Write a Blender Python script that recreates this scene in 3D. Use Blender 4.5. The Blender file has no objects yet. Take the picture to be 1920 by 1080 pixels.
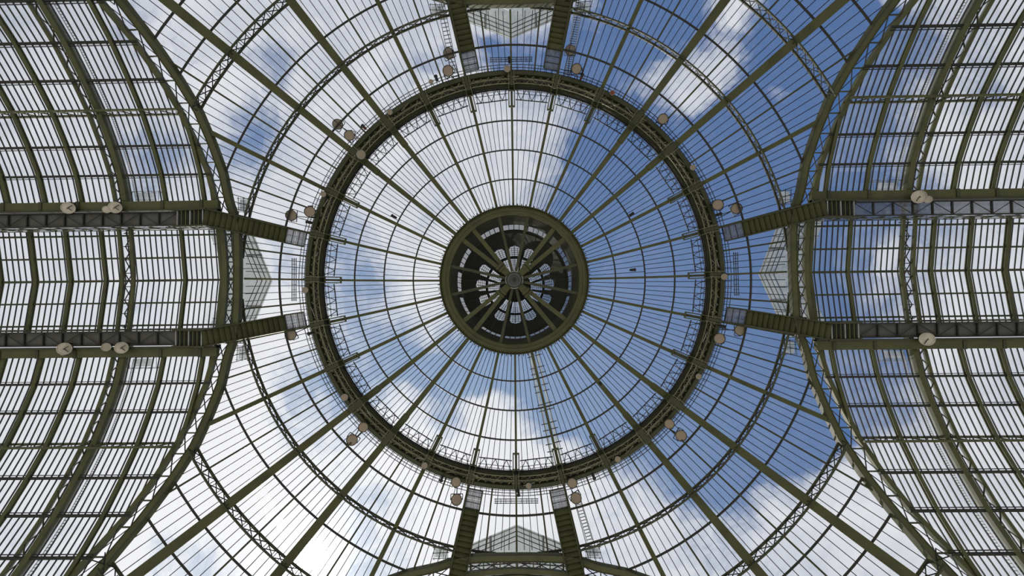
import bpy, math
import numpy as np
from mathutils import Matrix, Vector

SC = bpy.context.scene
COL = SC.collection
S = 20.0            # metres per unit: half the crossing is one unit
EYE = 1.6           # camera height above the hall floor
pi = math.pi

def W(x, y, z):
    return Vector((S * x, S * y, EYE + S * z))

# ------------------------------------------------------------------ camera
cam_d = bpy.data.cameras.new('camera')
cam_d.sensor_fit = 'HORIZONTAL'
cam_d.sensor_width = 36.0
cam_d.lens = 36.0 * 861.05 / 1920.0
cam_d.clip_start = 0.1
cam_d.clip_end = 2000
cam = bpy.data.objects.new('camera', cam_d)
COL.objects.link(cam)
R = ((0.9998405792748725, 0.012196149784930393, 0.01304108759693576),
     (0.011760313187563048, -0.9993864807083752, 0.0329902593360329),
     (0.013435440782417226, -0.03283163273052099, -0.9993705883320914))
cam.matrix_world = Matrix.Translation(W(0.01639, 0.10312, 0)) @ Matrix(R).to_4x4()
SC.camera = cam
CAMR = np.array(R)

def ray(px, py):
    """World direction (z = 1) through a photo pixel, used only to aim the sun and read off plan positions."""
    d = CAMR @ np.array([(px - 960) / 861.05, -(py - 540) / 861.05, -1.0])
    return d / d[2]

# ------------------------------------------------------------------ sun, exposure
SC.view_settings.view_transform = 'Standard'
SC.view_settings.look = 'None'
SC.view_settings.gamma = 1.0
SC.view_settings.exposure = 0.0
SC.view_settings.use_curve_mapping = False
sd = ray(585, 1040)
sun_dir = Vector(sd).normalized()
sun_d = bpy.data.lights.new('sun', 'SUN')
sun_d.energy = 2.6
sun_d.angle = math.radians(1.2)
sun_d.color = (1.0, 0.95, 0.85)
sun = bpy.data.objects.new('sun', sun_d)
COL.objects.link(sun)
sun.rotation_euler = (-sun_dir).to_track_quat('-Z', 'Y').to_euler()

# ------------------------------------------------------------------ sky (node based, direction driven)
world = bpy.data.worlds.new('sky')
SC.world = world
world.use_nodes = True
nt = world.node_tree
nt.nodes.clear()
N = nt.nodes.new
L = nt.links.new

def wmath(op, a, b=None, c=None):
    n = N('ShaderNodeMath'); n.operation = op
    for i, v in enumerate((a, b, c)):
        if v is None: continue
        if isinstance(v, (int, float)): n.inputs[i].default_value = v
        else: L(v, n.inputs[i])
    return n.outputs[0]

tc = N('ShaderNodeTexCoord')
sep = N('ShaderNodeSeparateXYZ'); L(tc.outputs['Generated'], sep.inputs[0])
zc = wmath('MAXIMUM', sep.outputs[2], 0.12)
tu = wmath('DIVIDE', sep.outputs[0], zc)
tv = wmath('DIVIDE', sep.outputs[1], zc)
cmb = N('ShaderNodeCombineXYZ'); L(tu, cmb.inputs[0]); L(tv, cmb.inputs[1])

def wnoise(scale, detail, rough, vec, off=0.0):
    n = N('ShaderNodeTexNoise'); n.inputs['Scale'].default_value = scale
    n.inputs['Detail'].default_value = detail; n.inputs['Roughness'].default_value = rough
    n.noise_dimensions = '4D'; n.inputs['W'].default_value = off
    L(vec, n.inputs['Vector'])
    return n
wn = wnoise(3.2, 4, 0.55, cmb.outputs[0], 1.7)
warp = N('ShaderNodeVectorMath'); warp.operation = 'MULTIPLY_ADD'
sub = N('ShaderNodeVectorMath'); sub.operation = 'SUBTRACT'
L(wn.outputs['Color'], sub.inputs[0]); sub.inputs[1].default_value = (0.5, 0.5, 0.5)
L(sub.outputs[0], warp.inputs[0]); warp.inputs[1].default_value = (0.20, 0.20, 0.0); L(cmb.outputs[0], warp.inputs[2])
wn2 = wnoise(11.0, 5, 0.6, warp.outputs[0], 6.3)
sub2 = N('ShaderNodeVectorMath'); sub2.operation = 'SUBTRACT'; L(wn2.outputs['Color'], sub2.inputs[0]); sub2.inputs[1].default_value = (0.5, 0.5, 0.5)
warp2 = N('ShaderNodeVectorMath'); warp2.operation = 'MULTIPLY_ADD'
L(sub2.outputs[0], warp2.inputs[0]); warp2.inputs[1].default_value = (0.10, 0.10, 0.0); L(warp.outputs[0], warp2.inputs[2])
P = warp2.outputs[0]
# openings in the cloud (negative) and banks of cloud (positive); positions are read as directions in the sky
BLOBS = [(1240, 60, 200, 95, -.95), (1130, 90, 90, 60, -.6), (1385, 25, 60, 40, .9), (1305, 165, 60, 60, 1.0), (1560, 70, 130, 90, -.9),
         (1420, 260, 170, 110, -1.0), (1480, 190, 45, 30, .75), (1385, 140, 40, 20, .35), (1600, 190, 90, 130, -.8), (1870, 190, 70, 45, -.55),
         (1240, 330, 130, 90, -.95), (1160, 470, 110, 110, -1.1), (1340, 480, 160, 140, -1.2), (1560, 470, 90, 110, -1.0),
         (1650, 470, 28, 34, .55), (1180, 640, 150, 90, -1.0), (1030, 740, 110, 90, -.95), (1200, 790, 120, 70, -.85),
         (1360, 700, 120, 70, -.9), (1395, 690, 40, 26, .7), (1500, 740, 130, 80, -1.0), (1540, 830, 60, 40, -.7),
         (1340, 870, 110, 70, -1.0), (1460, 860, 60, 34, -.5), (1640, 690, 60, 26, -.6), (1600, 620, 70, 60, -.25),
         (690, 560, 90, 70, -.55), (750, 650, 110, 60, -.75), (640, 690, 60, 50, -.5), (860, 700, 80, 50, -.65), (780, 780, 90, 30, -.35),
         (925, 790, 34, 60, .9), (880, 730, 30, 26, .5), (640, 760, 60, 60, -.25),
         (515, 130, 30, 30, -.55), (485, 235, 55, 45, -.6), (430, 290, 50, 40, -.5), (300, 300, 50, 50, -.6), (290, 370, 40, 26, -.5),
         (720, 150, 50, 40, -.35), (830, 120, 70, 30, -.45), (700, 60, 130, 60, .35), (960, 100, 100, 34, -.5), (1030, 60, 40, 30, .3), (960, 240, 50, 36, -.45), (1190, 130, 40, 50, .45), (1240, 130, 30, 30, .3), (1090, 330, 40, 60, -.45),
         (960, 60, 60, 20, -.4), (290, 20, 40, 25, -.3), (220, 880, 60, 40, -.2), (700, 920, 70, 40, -.2), (1130, 930, 60, 40, -.25),
         (700, 470, 60, 50, -.35), (560, 620, 60, 50, .2), (1060, 220, 50, 80, .15), (1740, 240, 60, 50, .35)]
acc = None
for (bx, by, rx, ry, a) in BLOBS:
    c0 = ray(bx, by)
    vs = N('ShaderNodeVectorMath'); vs.operation = 'SUBTRACT'; L(P, vs.inputs[0]); vs.inputs[1].default_value = (c0[0], c0[1], 0)
    vm = N('ShaderNodeVectorMath'); vm.operation = 'MULTIPLY'; L(vs.outputs[0], vm.inputs[0])
    vm.inputs[1].default_value = (861 / rx * .8, 861 / ry * .8, 0)
    vd = N('ShaderNodeVectorMath'); vd.operation = 'DOT_PRODUCT'; L(vm.outputs[0], vd.inputs[0]); L(vm.outputs[0], vd.inputs[1])
    e = wmath('POWER', 0.36788, vd.outputs['Value'])
    acc = wmath('MULTIPLY_ADD', e, float(a), acc if acc is not None else 0.0)
nz = wnoise(4.2, 10, 0.66, P, 4.2)
cover = wmath('ADD', wmath('MULTIPLY_ADD', nz.outputs[0], 3.0, -1.5 + 0.84), acc)
mr = N('ShaderNodeMapRange'); mr.interpolation_type = 'SMOOTHSTEP'
L(cover, mr.inputs[0]); mr.inputs[1].default_value = -0.05; mr.inputs[2].default_value = 0.80
cloud = mr.outputs[0]
# angle to the sun
dt = N('ShaderNodeVectorMath'); dt.operation = 'DOT_PRODUCT'; L(tc.outputs['Generated'], dt.inputs[0]); dt.inputs[1].default_value = sun_dir
dpos = wmath('MAXIMUM', dt.outputs['Value'], 0.0)
g_wide = wmath('POWER', dpos, 7.0)
g_mid = wmath('POWER', dpos, 60.0)
g_core = wmath('POWER', dpos, 900.0)
g_disc = wmath('POWER', dpos, 9000.0)

def wmix(fac, a, b):
    n = N('ShaderNodeMix'); n.data_type = 'RGBA'
    if isinstance(fac, float): n.inputs[0].default_value = fac
    else: L(fac, n.inputs[0])
    for i, v in ((6, a), (7, b)):
        if isinstance(v, tuple): n.inputs[i].default_value = (*v, 1)
        else: L(v, n.inputs[i])
    return n.outputs[2]
blue = wmix(wmath('POWER', dpos, 4.0), (0.062, 0.142, 0.345), (0.32, 0.45, 0.66))
cn = wnoise(7.0, 6, 0.6, P, 9.1)
cmr = N('ShaderNodeMapRange'); L(cn.outputs[0], cmr.inputs[0]); cmr.inputs[1].default_value = 0.3; cmr.inputs[2].default_value = 0.7
wcol = wmix(cmr.outputs[0], (0.52, 0.56, 0.65), (0.82, 0.83, 0.87))
wcol = wmix(wmath('MINIMUM', wmath('MULTIPLY', g_wide, 1.25), 1.0), wcol, (0.93, 0.94, 0.97))
sky = wmix(cloud, blue, wcol)
tot = wmath('ADD', wmath('ADD', wmath('MULTIPLY', g_mid, 0.10), wmath('MULTIPLY', g_core, 2.5)), wmath('MULTIPLY', g_disc, 60.0))
vadd = N('ShaderNodeVectorMath'); vadd.operation = 'ADD'; L(sky, vadd.inputs[0]); L(tot, vadd.inputs[1])
# below the horizon: dull city ground
isup = wmath('GREATER_THAN', sep.outputs[2], 0.0)
fin = wmix(isup, (0.12, 0.12, 0.11), vadd.outputs[0])
bg = N('ShaderNodeBackground'); L(fin, bg.inputs[0]); bg.inputs[1].default_value = 1.0
wo = N('ShaderNodeOutputWorld'); L(bg.outputs[0], wo.inputs[0])

# ------------------------------------------------------------------ materials
def mat_paint(name, col, rough=0.55, metal=0.0, var=0.25, scale=0.9, dirt=(0.03, 0.027, 0.016)):
    m = bpy.data.materials.new(name); m.use_nodes = True
    t = m.node_tree; b = t.nodes['Principled BSDF']
    g = t.nodes.new('ShaderNodeNewGeometry')
    n = t.nodes.new('ShaderNodeTexNoise'); n.inputs['Scale'].default_value = scale; n.inputs['Detail'].default_value = 5
    t.links.new(g.outputs['Position'], n.inputs['Vector'])
    r = t.nodes.new('ShaderNodeMapRange'); r.inputs[1].default_value = 0.42; r.inputs[2].default_value = 0.75
    r.inputs[4].default_value = var * 2
    t.links.new(n.outputs[0], r.inputs[0])
    x = t.nodes.new('ShaderNodeMix'); x.data_type = 'RGBA'
    t.links.new(r.outputs[0], x.inputs[0])
    x.inputs[6].default_value = (*col, 1); x.inputs[7].default_value = (*dirt, 1)
    t.links.new(x.outputs[2], b.inputs['Base Color'])
    b.inputs['Roughness'].default_value = rough; b.inputs['Metallic'].default_value = metal
    return m

GREEN = mat_paint('reseda_green_paint', (0.088, 0.096, 0.032))
GREEN_D = mat_paint('weathered_green_paint', (0.052, 0.058, 0.024))
IRON = mat_paint('dark_iron_paint', (0.022, 0.024, 0.020), 0.6)
PALE = mat_paint('pale_green_tube', (0.22, 0.22, 0.13), 0.5)
GREY = mat_paint('grey_deck_metal', (0.10, 0.104, 0.098), 0.6)
BLACK = mat_paint('black_housing', (0.02, 0.02, 0.02), 0.45)
CREAM = mat_paint('cream_lamp_housing', (0.62, 0.58, 0.48), 0.35)
RED = mat_paint('dull_red_housing', (0.22, 0.04, 0.03), 0.5)
STEEL = mat_paint('galvanised_steel', (0.42, 0.43, 0.42), 0.4, 0.3)
CUPOLA = mat_paint('cupola_boarding', (0.06, 0.065, 0.04), 0.8)
FLOORM = mat_paint('stone_floor', (0.52, 0.49, 0.43), 0.5, 0, 0.15, 0.2, (0.40, 0.37, 0.32))

def mat_glass(name, clear, haze, tint=(1, 1, 1), hazecol=(0.8, 0.82, 0.82)):
    m = bpy.data.materials.new(name); m.use_nodes = True
    t = m.node_tree; t.nodes.clear()
    o = t.nodes.new('ShaderNodeOutputMaterial')
    tr = t.nodes.new('ShaderNodeBsdfTransparent'); tr.inputs[0].default_value = tuple(clear * c for c in tint) + (1,)
    tl = t.nodes.new('ShaderNodeBsdfTranslucent'); tl.inputs[0].default_value = (*hazecol, 1)
    df = t.nodes.new('ShaderNodeBsdfDiffuse'); df.inputs[0].default_value = (*hazecol, 1)
    ad = t.nodes.new('ShaderNodeMixShader'); ad.inputs[0].default_value = 0.3
    t.links.new(tl.outputs[0], ad.inputs[1]); t.links.new(df.outputs[0], ad.inputs[2])
    mx = t.nodes.new('ShaderNodeMixShader')
    g = t.nodes.new('ShaderNodeNewGeometry')
    n = t.nodes.new('ShaderNodeTexNoise'); n.inputs['Scale'].default_value = 1.3; n.inputs['Detail'].default_value = 6; n.inputs['Roughness'].default_value = 0.7
    t.links.new(g.outputs['Position'], n.inputs['Vector'])
    r = t.nodes.new('ShaderNodeMapRange'); r.inputs[1].default_value = 0.3; r.inputs[2].default_value = 0.75
    r.inputs[3].default_value = haze * 0.5; r.inputs[4].default_value = haze * 1.6
    t.links.new(n.outputs[0], r.inputs[0]); t.links.new(r.outputs[0], mx.inputs[0])
    t.links.new(tr.outputs[0], mx.inputs[1]); t.links.new(ad.outputs[0], mx.inputs[2])
    gl = t.nodes.new('ShaderNodeBsdfGlossy'); gl.inputs['Roughness'].default_value = 0.08
    lw = t.nodes.new('ShaderNodeLayerWeight')
    pw = t.nodes.new('ShaderNodeMath'); pw.operation = 'POWER'; pw.inputs[1].default_value = 4.0; t.links.new(lw.outputs['Facing'], pw.inputs[0])
    fr = t.nodes.new('ShaderNodeMath'); fr.operation = 'MULTIPLY_ADD'; fr.inputs[1].default_value = 0.4; fr.inputs[2].default_value = 0.012; t.links.new(pw.outputs[0], fr.inputs[0])
    m2 = t.nodes.new('ShaderNodeMixShader')
    t.links.new(fr.outputs[0], m2.inputs[0]); t.links.new(mx.outputs[0], m2.inputs[1]); t.links.new(gl.outputs[0], m2.inputs[2])
    t.links.new(m2.outputs[0], o.inputs[0])
    return m
GLASS = mat_glass('clear_roof_glass', 0.985, 0.035)
GLASS_OLD = mat_glass('dusty_roof_glass', 0.955, 0.10, (0.985, 0.99, 1.0))
FROST = mat_glass('frosted_glass', 0.62, 0.30, (0.97, 1.0, 0.97))
GRATE = mat_glass('fine_mesh_grating', 0.60, 0.35, (0.95, 0.97, 1.0), (0.5, 0.5, 0.5))
CGLASS = mat_glass('cupola_glass', 0.80, 0.15)
LENS = mat_paint('tan_lamp_lens', (0.34, 0.28, 0.20), 0.25, 0, 0.1, 3.0, (0.30, 0.25, 0.18))

# ------------------------------------------------------------------ mesh helpers
class MB:
    def __init__(self):
        self.v = []; self.f = []
    def quad_box(self, p, q, w, h, up=(0, 0, 1)):
        """Bar from p to q, w across, h deep (both in units), centred."""
        p = np.array(p, float); q = np.array(q, float); d = q - p
        l = np.linalg.norm(d)
        if l < 1e-9: return
        d /= l; u = np.array(up, float); s = np.cross(d, u)
        if np.linalg.norm(s) < 1e-4: s = np.cross(d, (1.0, 0, 0))
        s /= np.linalg.norm(s); u = np.cross(s, d)
        b = len(self.v)
        for e in (p, q):
            for a, c in ((-1, -1), (1, -1), (1, 1), (-1, 1)):
                self.v.append(e + s * a * w / 2 + u * c * h / 2)
        self.f += [(b, b+3, b+2, b+1), (b+4, b+5, b+6, b+7)] + [(b+i, b+(i+1) % 4, b+4+(i+1) % 4, b+4+i) for i in range(4)]
    def sweep(self, pts, prof, ups, closed=False, scale=None):
        """Sweep a closed 2D profile (across, up) along pts."""
        pts = [np.array(p, float) for p in pts]; n = len(pts); k = len(prof); b = len(self.v)
        for i, p in enumerate(pts):
            if closed: t = pts[(i+1) % n] - pts[i-1]
            else: t = pts[min(i+1, n-1)] - pts[max(i-1, 0)]
            t = t / np.linalg.norm(t); u = np.array(ups[i] if isinstance(ups, list) else ups, float)
            s = np.cross(t, u); s /= np.linalg.norm(s); u = np.cross(s, t)
            sc = 1.0 if scale is None else scale[i]
            for (a, c) in prof: self.v.append(p + s * a * sc + u * c)
        m = n if closed else n - 1
        for i in range(m):
            j = (i + 1) % n
            for a in range(k):
                c = (a + 1) % k
                self.f.append((b+i*k+a, b+i*k+c, b+j*k+c, b+j*k+a))
        if not closed:
            self.f.append(tuple(b + a for a in range(k))[::-1]); self.f.append(tuple(b+(n-1)*k+a for a in range(k)))
    def tube(self, pts, r, seg=6, ups=(0, 0, 1), closed=False):
        self.sweep(pts, [(r*math.cos(2*pi*i/seg), r*math.sin(2*pi*i/seg)) for i in range(seg)], ups, closed)
    def lathe(self, prof, c=(0, 0, 0), axis=(0, 0, 1), seg=24, close_ends=True):
        """Revolve (radius, along-axis) profile about an axis through c."""
        a = np.array(axis, float); a /= np.linalg.norm(a)
        e1 = np.cross(a, (1.0, 0, 0)) if abs(a[0]) < .8 else np.cross(a, (0, 1.0, 0))
        e1 /= np.linalg.norm(e1); e2 = np.cross(a, e1); c = np.array(c, float); b = len(self.v); k = len(prof)
        for i in range(seg):
            th = 2*pi*i/seg; rr = e1*math.cos(th) + e2*math.sin(th)
            for (r, z) in prof: self.v.append(c + rr*r + a*z)
        for i in range(seg):
            j = (i+1) % seg
            for q in range(k-1): self.f.append((b+i*k+q, b+j*k+q, b+j*k+q+1, b+i*k+q+1))
        if close_ends:
            self.f.append(tuple(b+i*k for i in range(seg))[::-1]); self.f.append(tuple(b+i*k+k-1 for i in range(seg)))
    def slab(self, poly, t, up=(0, 0, 1)):
        """Flat polygon given thickness t along up."""
        u = np.array(up, float); n = len(poly); b = len(self.v)
        for p in poly: self.v.append(np.array(p, float))
        for p in poly: self.v.append(np.array(p, float) + u*t)
        self.f.append(tuple(range(b, b+n))[::-1]); self.f.append(tuple(range(b+n, b+2*n)))
        for i in range(n): self.f.append((b+i, b+(i+1) % n, b+n+(i+1) % n, b+n+i))

def ibeam(w, h, tf=0.003, tw=0.0035):
    a, b = w/2, h
    return [(-a, 0), (a, 0), (a, tf), (tw/2, tf), (tw/2, b-tf), (a*.7, b-tf), (a*.7, b), (-a*.7, b), (-a*.7, b-tf), (-tw/2, b-tf), (-tw/2, tf), (-a, tf)]
def rect(w, h, z0=0.0):
    return [(-w/2, z0), (w/2, z0), (w/2, z0+h), (-w/2, z0+h)]

def mesh_of(name, mb, mat, origin):
    me = bpy.data.meshes.new(name)
    o = np.array(origin)
    vv = (np.array(mb.v) - o) * S
    me.from_pydata(vv.tolist(), [], mb.f)
    me.materials.append(mat)
    me.update()
    return me

def put(name, me, origin=(0, 0, 0), rotz=0.0, parent=None):
    o = bpy.data.objects.new(name, me)
    loc = W(*origin)
    if parent is not None:
        o.parent = parent
        loc = loc - WORLD[parent.name]
    o.location = loc
    o.rotation_euler = (0, 0, rotz)
    COL.objects.link(o)
    WORLD[o.name] = W(*origin)
    return o
WORLD = {}

def obj(name, mb, mat, parent=None, origin=None, **tags):
    if origin is None:
        a = np.array(mb.v); origin = tuple((a.min(0) + a.max(0)) / 2)
    o = put(name, mesh_of(name, mb, mat, origin), origin, 0, parent)
    for k, v in tags.items(): o[k] = v
    return o

def thing(name, loc, label=None, cat=None, group=None, kind=None):
    o = put(name, None, loc)
    if label: o['label'] = label
    if cat: o['category'] = cat
    if group: o['group'] = group
    if kind: o['kind'] = kind
    return o

def rot(p, a):
    c, s = math.cos(a), math.sin(a)
    return (p[0]*c - p[1]*s, p[0]*s + p[1]*c) + tuple(p[2:])

def clock(a):
    """Angle in plan (x = photo right, y = photo down) -> clock time as one looks up."""
    h = ((math.degrees(a) + 90) % 360) / 30.0
    hh = int(h); mm = int(round((h - hh) * 60))
    if mm == 60: hh += 1; mm = 0
    hh = hh % 12
    w = 'twelve one two three four five six seven eight nine ten eleven'.split()
    u = 'zero one two three four five six seven eight nine ten eleven twelve thirteen fourteen fifteen sixteen seventeen eighteen nineteen'.split()
    if mm == 0: return w[hh] + ' exactly'
    m = u[mm] if mm < 20 else {2: 'twenty', 3: 'thirty', 4: 'forty', 5: 'fifty'}[mm // 10] + ('' if mm % 10 == 0 else '-' + u[mm % 10])
    return m + ' past ' + w[hh]

# ------------------------------------------------------------------ surfaces
PR = [(0, 2.06), (.3265, 2.03), (.4424, 2.005), (.5606, 1.968), (.673, 1.925), (.8, 1.85), (.9125, 1.772), (1.01, 1.702), (1.107, 1.636), (1.21, 1.55),
      (1.2875, 1.488), (1.362, 1.424), (1.44, 1.35), (1.52, 1.27), (1.60, 1.19), (1.75, 1.02)]
PRx = [a for a, _ in PR]; PRz = [b for _, b in PR]
def zd(r): return float(np.interp(r, PRx, PRz))
def nd(r):
    s = (zd(r+.03) - zd(r-.03)) / .06
    n = np.array([-s, 1.0]); return n / np.linalg.norm(n)
NY = [0, .2784, .3735, .466, .5608, .6501, .7396, .8244, .905, .98, 1.05]
NZ = [1.70, 1.6565, 1.6325, 1.5935, 1.546, 1.4875, 1.4215, 1.343, 1.256, 1.16, 1.06]
def zn(y): return float(np.interp(abs(y), NY, NZ))
XM = [1.0, 1.0334, 1.0403, 1.0535, 1.0707, 1.0994, 1.137, 1.1756, 1.217, 1.26, 1.30]
XC = [1.055, 1.0838, 1.095, 1.1125, 1.134, 1.1594, 1.1938, 1.2375, 1.283, 1.328, 1.37]
YK = [0, .05, .10, .15, .20, .24] + NY[1:]
XM = [1.003, 1.0032, 1.004, 1.006, 1.011, 1.020] + XM[1:]
XC = [1.050, 1.0513, 1.055, 1.060, 1.067, 1.075] + XC[1:]
def xm(y): return float(np.interp(abs(y), YK, XM))
def xc(y): return float(np.interp(abs(y), YK, XC))
def zarch(y): return float(np.interp(abs(y), [0, .15] + NY[1:], [1.662, 1.662] + NZ[1:]))
def gdome(x, y): return min(xm(y) - abs(x), xm(x) - abs(y))

# ------------------------------------------------------------------ floor (the hall floor far below)
fl = MB(); fl.slab([(-4, -4, -EYE/S - .02), (4, -4, -EYE/S - .02), (4, 4, -EYE/S - .02), (-4, 4, -EYE/S - .02)], .02)
obj('floor', fl, FLOORM, origin=(0, 0, -EYE/S), kind='structure', label='pale stone floor of the great hall')

# ------------------------------------------------------------------ dome ribs
NR = 28
DA = 2*pi/NR
RIBS = []
def rib_points(a, r0, r1, off, gl=True, step=.03):
    pts = []; ups = []; r = r0
    while True:
        x, y = math.cos(a)*r, math.sin(a)*r
        if gl and r > .9 and gdome(x, y) < -0.012:
            lo, hi = r - step, r
            for _ in range(14):
                md = (lo + hi)/2
                if gdome(math.cos(a)*md, math.sin(a)*md) < -0.006: hi = md
                else: lo = md
            r = lo
            if r - (math.hypot(pts[-1][0], pts[-1][1])) > 1e-4:
                n = nd(r); u = np.array([n[0]*math.cos(a), n[0]*math.sin(a), n[1]])
                pts.append(np.array([math.cos(a)*r, math.sin(a)*r, zd(r)]) + u*off); ups.append(u)
            break
        n = nd(r); u = np.array([n[0]*math.cos(a), n[0]*math.sin(a), n[1]])
        pts.append(np.array([x, y, zd(r)]) + u*off); ups.append(u)
        if r >= r1: break
        r = min(r + step, r1)
    return pts, ups
WSC = [(.3, .70), (.6, .95), (.9, 1.2), (1.2, 1.42), (1.8, 1.5)]
for k in range(NR):
    a = k*DA
    q = k % 7      # position inside the quadrant: 0 axis .. 3,4 heavy pair
    w = {0: .0088, 1: .0110, 2: .0140, 3: .0215, 4: .0215, 5: .0140, 6: .0110}[q]
    dep = {0: .012, 1: .013, 2: .016, 3: .022, 4: .022, 5: .016, 6: .013}[q]
    pts, ups = rib_points(a, .30, 2.0, -dep)
    rr = [math.hypot(p[0], p[1]) for p in pts]
    if q in (3, 4): sc = [float(np.interp(r, [s[0] for s in WSC], [s[1] for s in WSC])) for r in rr]
    elif q in (2, 5): sc = [float(np.interp(r, [.3, .9, 1.2], [.85, 1.1, 1.15])) for r in rr]
    else: sc = [float(np.interp(r, [.3, .8, .83], [1, 1, .8])) for r in rr]
    mb = MB(); mb.sweep(pts, ibeam(w, dep - .002, .004, .005), ups, False, sc)
    word = {0: 'slim', 1: 'slender', 2: 'medium wide', 3: 'broad heavy', 4: 'broad heavy', 5: 'medium wide', 6: 'slender'}[q]
    obj('dome_rib', mb, GREEN, label='%s green dome rib, clock direction from the lantern %s' % (word, clock(a)), category='rib', group='main ribs of the dome')
for k in range(NR):
    a = (k + .5)*DA
    pts, ups = rib_points(a, .815, 2.0, -.013)
    mb = MB(); mb.sweep(pts, ibeam(.0062, .008, .002, .003), ups)
    obj('minor_rib', mb, GREEN_D, label='thin dark minor rib outside the gallery, clock direction %s' % clock(a), category='rib', group='minor ribs outside the gallery')

# ------------------------------------------------------------------ purlin rings and lattice rings
def arc_runs(r, clip):
    """Angular runs of a ring that stay inside the crossing arches."""
    n = 672
    ok = [(not clip) or gdome(r*math.cos(2*pi*i/n), r*math.sin(2*pi*i/n)) > -.004 for i in range(n)]
    if all(ok): return [None]
    runs = []; i0 = next(i for i in range(n) if not ok[i])
    cur = []
    for j in range(1, n+1):
        i = (i0 + j) % n
        if ok[i]: cur.append(i0 + j)
        elif cur: runs.append((cur[0]*2*pi/n, cur[-1]*2*pi/n)); cur = []
    return [q for q in runs if q[1] - q[0] > .04]
def ring_pts(r, run, off):
    if run is None:
        th = [2*pi*i/168 for i in range(168)]
    else:
        m = max(4, int((run[1]-run[0])/(2*pi)*168)); th = [run[0] + (run[1]-run[0])*i/m for i in range(m+1)]
    n = nd(r); pts = []; ups = []
    for t in th:
        u = np.array([n[0]*math.cos(t), n[0]*math.sin(t), n[1]])
        pts.append(np.array([r*math.cos(t), r*math.sin(t), zd(r)]) + u*off); ups.append(u)
    return pts, ups
def corner(run):
    t = (run[0] + run[1])/2
    c, s = math.cos(t), math.sin(t)
    return ('lower' if s > 0 else 'upper') + ' ' + ('right' if c > 0 else 'left')
ORD = {.4424: 'first plain ring purlin outward from the lantern', .5606: 'second plain ring purlin outward from the lantern', .673: 'third plain ring purlin, last one inside the gallery',
       .9125: 'plain ring purlin just outside the gallery', 1.107: 'plain ring purlin arc beyond the first lattice ring',
       1.2875: 'plain purlin arc next beyond the outer lattice ring', 1.362: 'second plain purlin arc beyond the outer lattice ring', 1.52: 'outermost plain purlin arc near the pier'}
for r, lab in ORD.items():
    for run in arc_runs(r, r > .95):
        pts, ups = ring_pts(r, run, -.013)
        mb = MB(); mb.sweep(pts, rect(.0060 if r < .8 else .0070, .0075), ups, run is None)
        t = lab if run is None else lab + ', %s quarter' % corner(run)
        obj('ring_purlin', mb, IRON, label='dark ' + t, category='purlin', group='ring purlins of the dome')

brace_cache = {}
def lattice_ring(r, nsub, depth, lab):
    for run in arc_runs(r, True):
        full = run is None
        mid = (0, 0, zd(r)) if full else (r*math.cos((run[0]+run[1])/2), r*math.sin((run[0]+run[1])/2), zd(r))
        t = thing('lattice_ring', mid, lab if full else lab + ', %s quarter' % corner(run), 'lattice girder', 'lattice rings of the dome')
        for off, w in ((-.012, .0075), (-depth, .0055)):
            pts, ups = ring_pts(r, run, 0)
            pts = [p + np.array([0, 0, off]) for p in pts]
            mb = MB(); mb.sweep(pts, rect(w, .005), (0, 0, 1), full)
            obj('chord', mb, GREEN_D, t)
        st = DA/2/nsub
        zt, zb = zd(r) - .010, zd(r) - depth + .004
        mb = MB()
        p0, p1 = (r, 0), (r*math.cos(st), r*math.sin(st))
        mb.quad_box((p0[0], p0[1], zt), (p1[0], p1[1], zb), .0022, .0022); mb.quad_box((p0[0], p0[1], zb), (p1[0], p1[1], zt), .0022, .0022)
        me = mesh_of('cross_brace', mb, IRON, (0, 0, zd(r)))
        mv = MB(); mv.quad_box((r, 0, zt), (r, 0, zb), .0026, .0026)
        mev = mesh_of('upright', mv, IRON, (0, 0, zd(r)))
        k = 0
        for k in range(56*nsub):
            a = k*st
            if not full:
                c = (a + st/2 - run[0]) % (2*pi)
                if c > run[1] - run[0]: continue
            put('cross_brace', me, (0, 0, zd(r)), a, t)
            put('upright', mev, (0, 0, zd(r)), a, t)
lattice_ring(1.01, 2, .040, 'first iron lattice ring outside the gallery with crossed braces')
lattice_ring(1.21, 3, .050, 'outer iron lattice arc with crossed braces')
lattice_ring(1.44, 3, .055, 'farthest iron lattice arc close to the pier')

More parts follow.
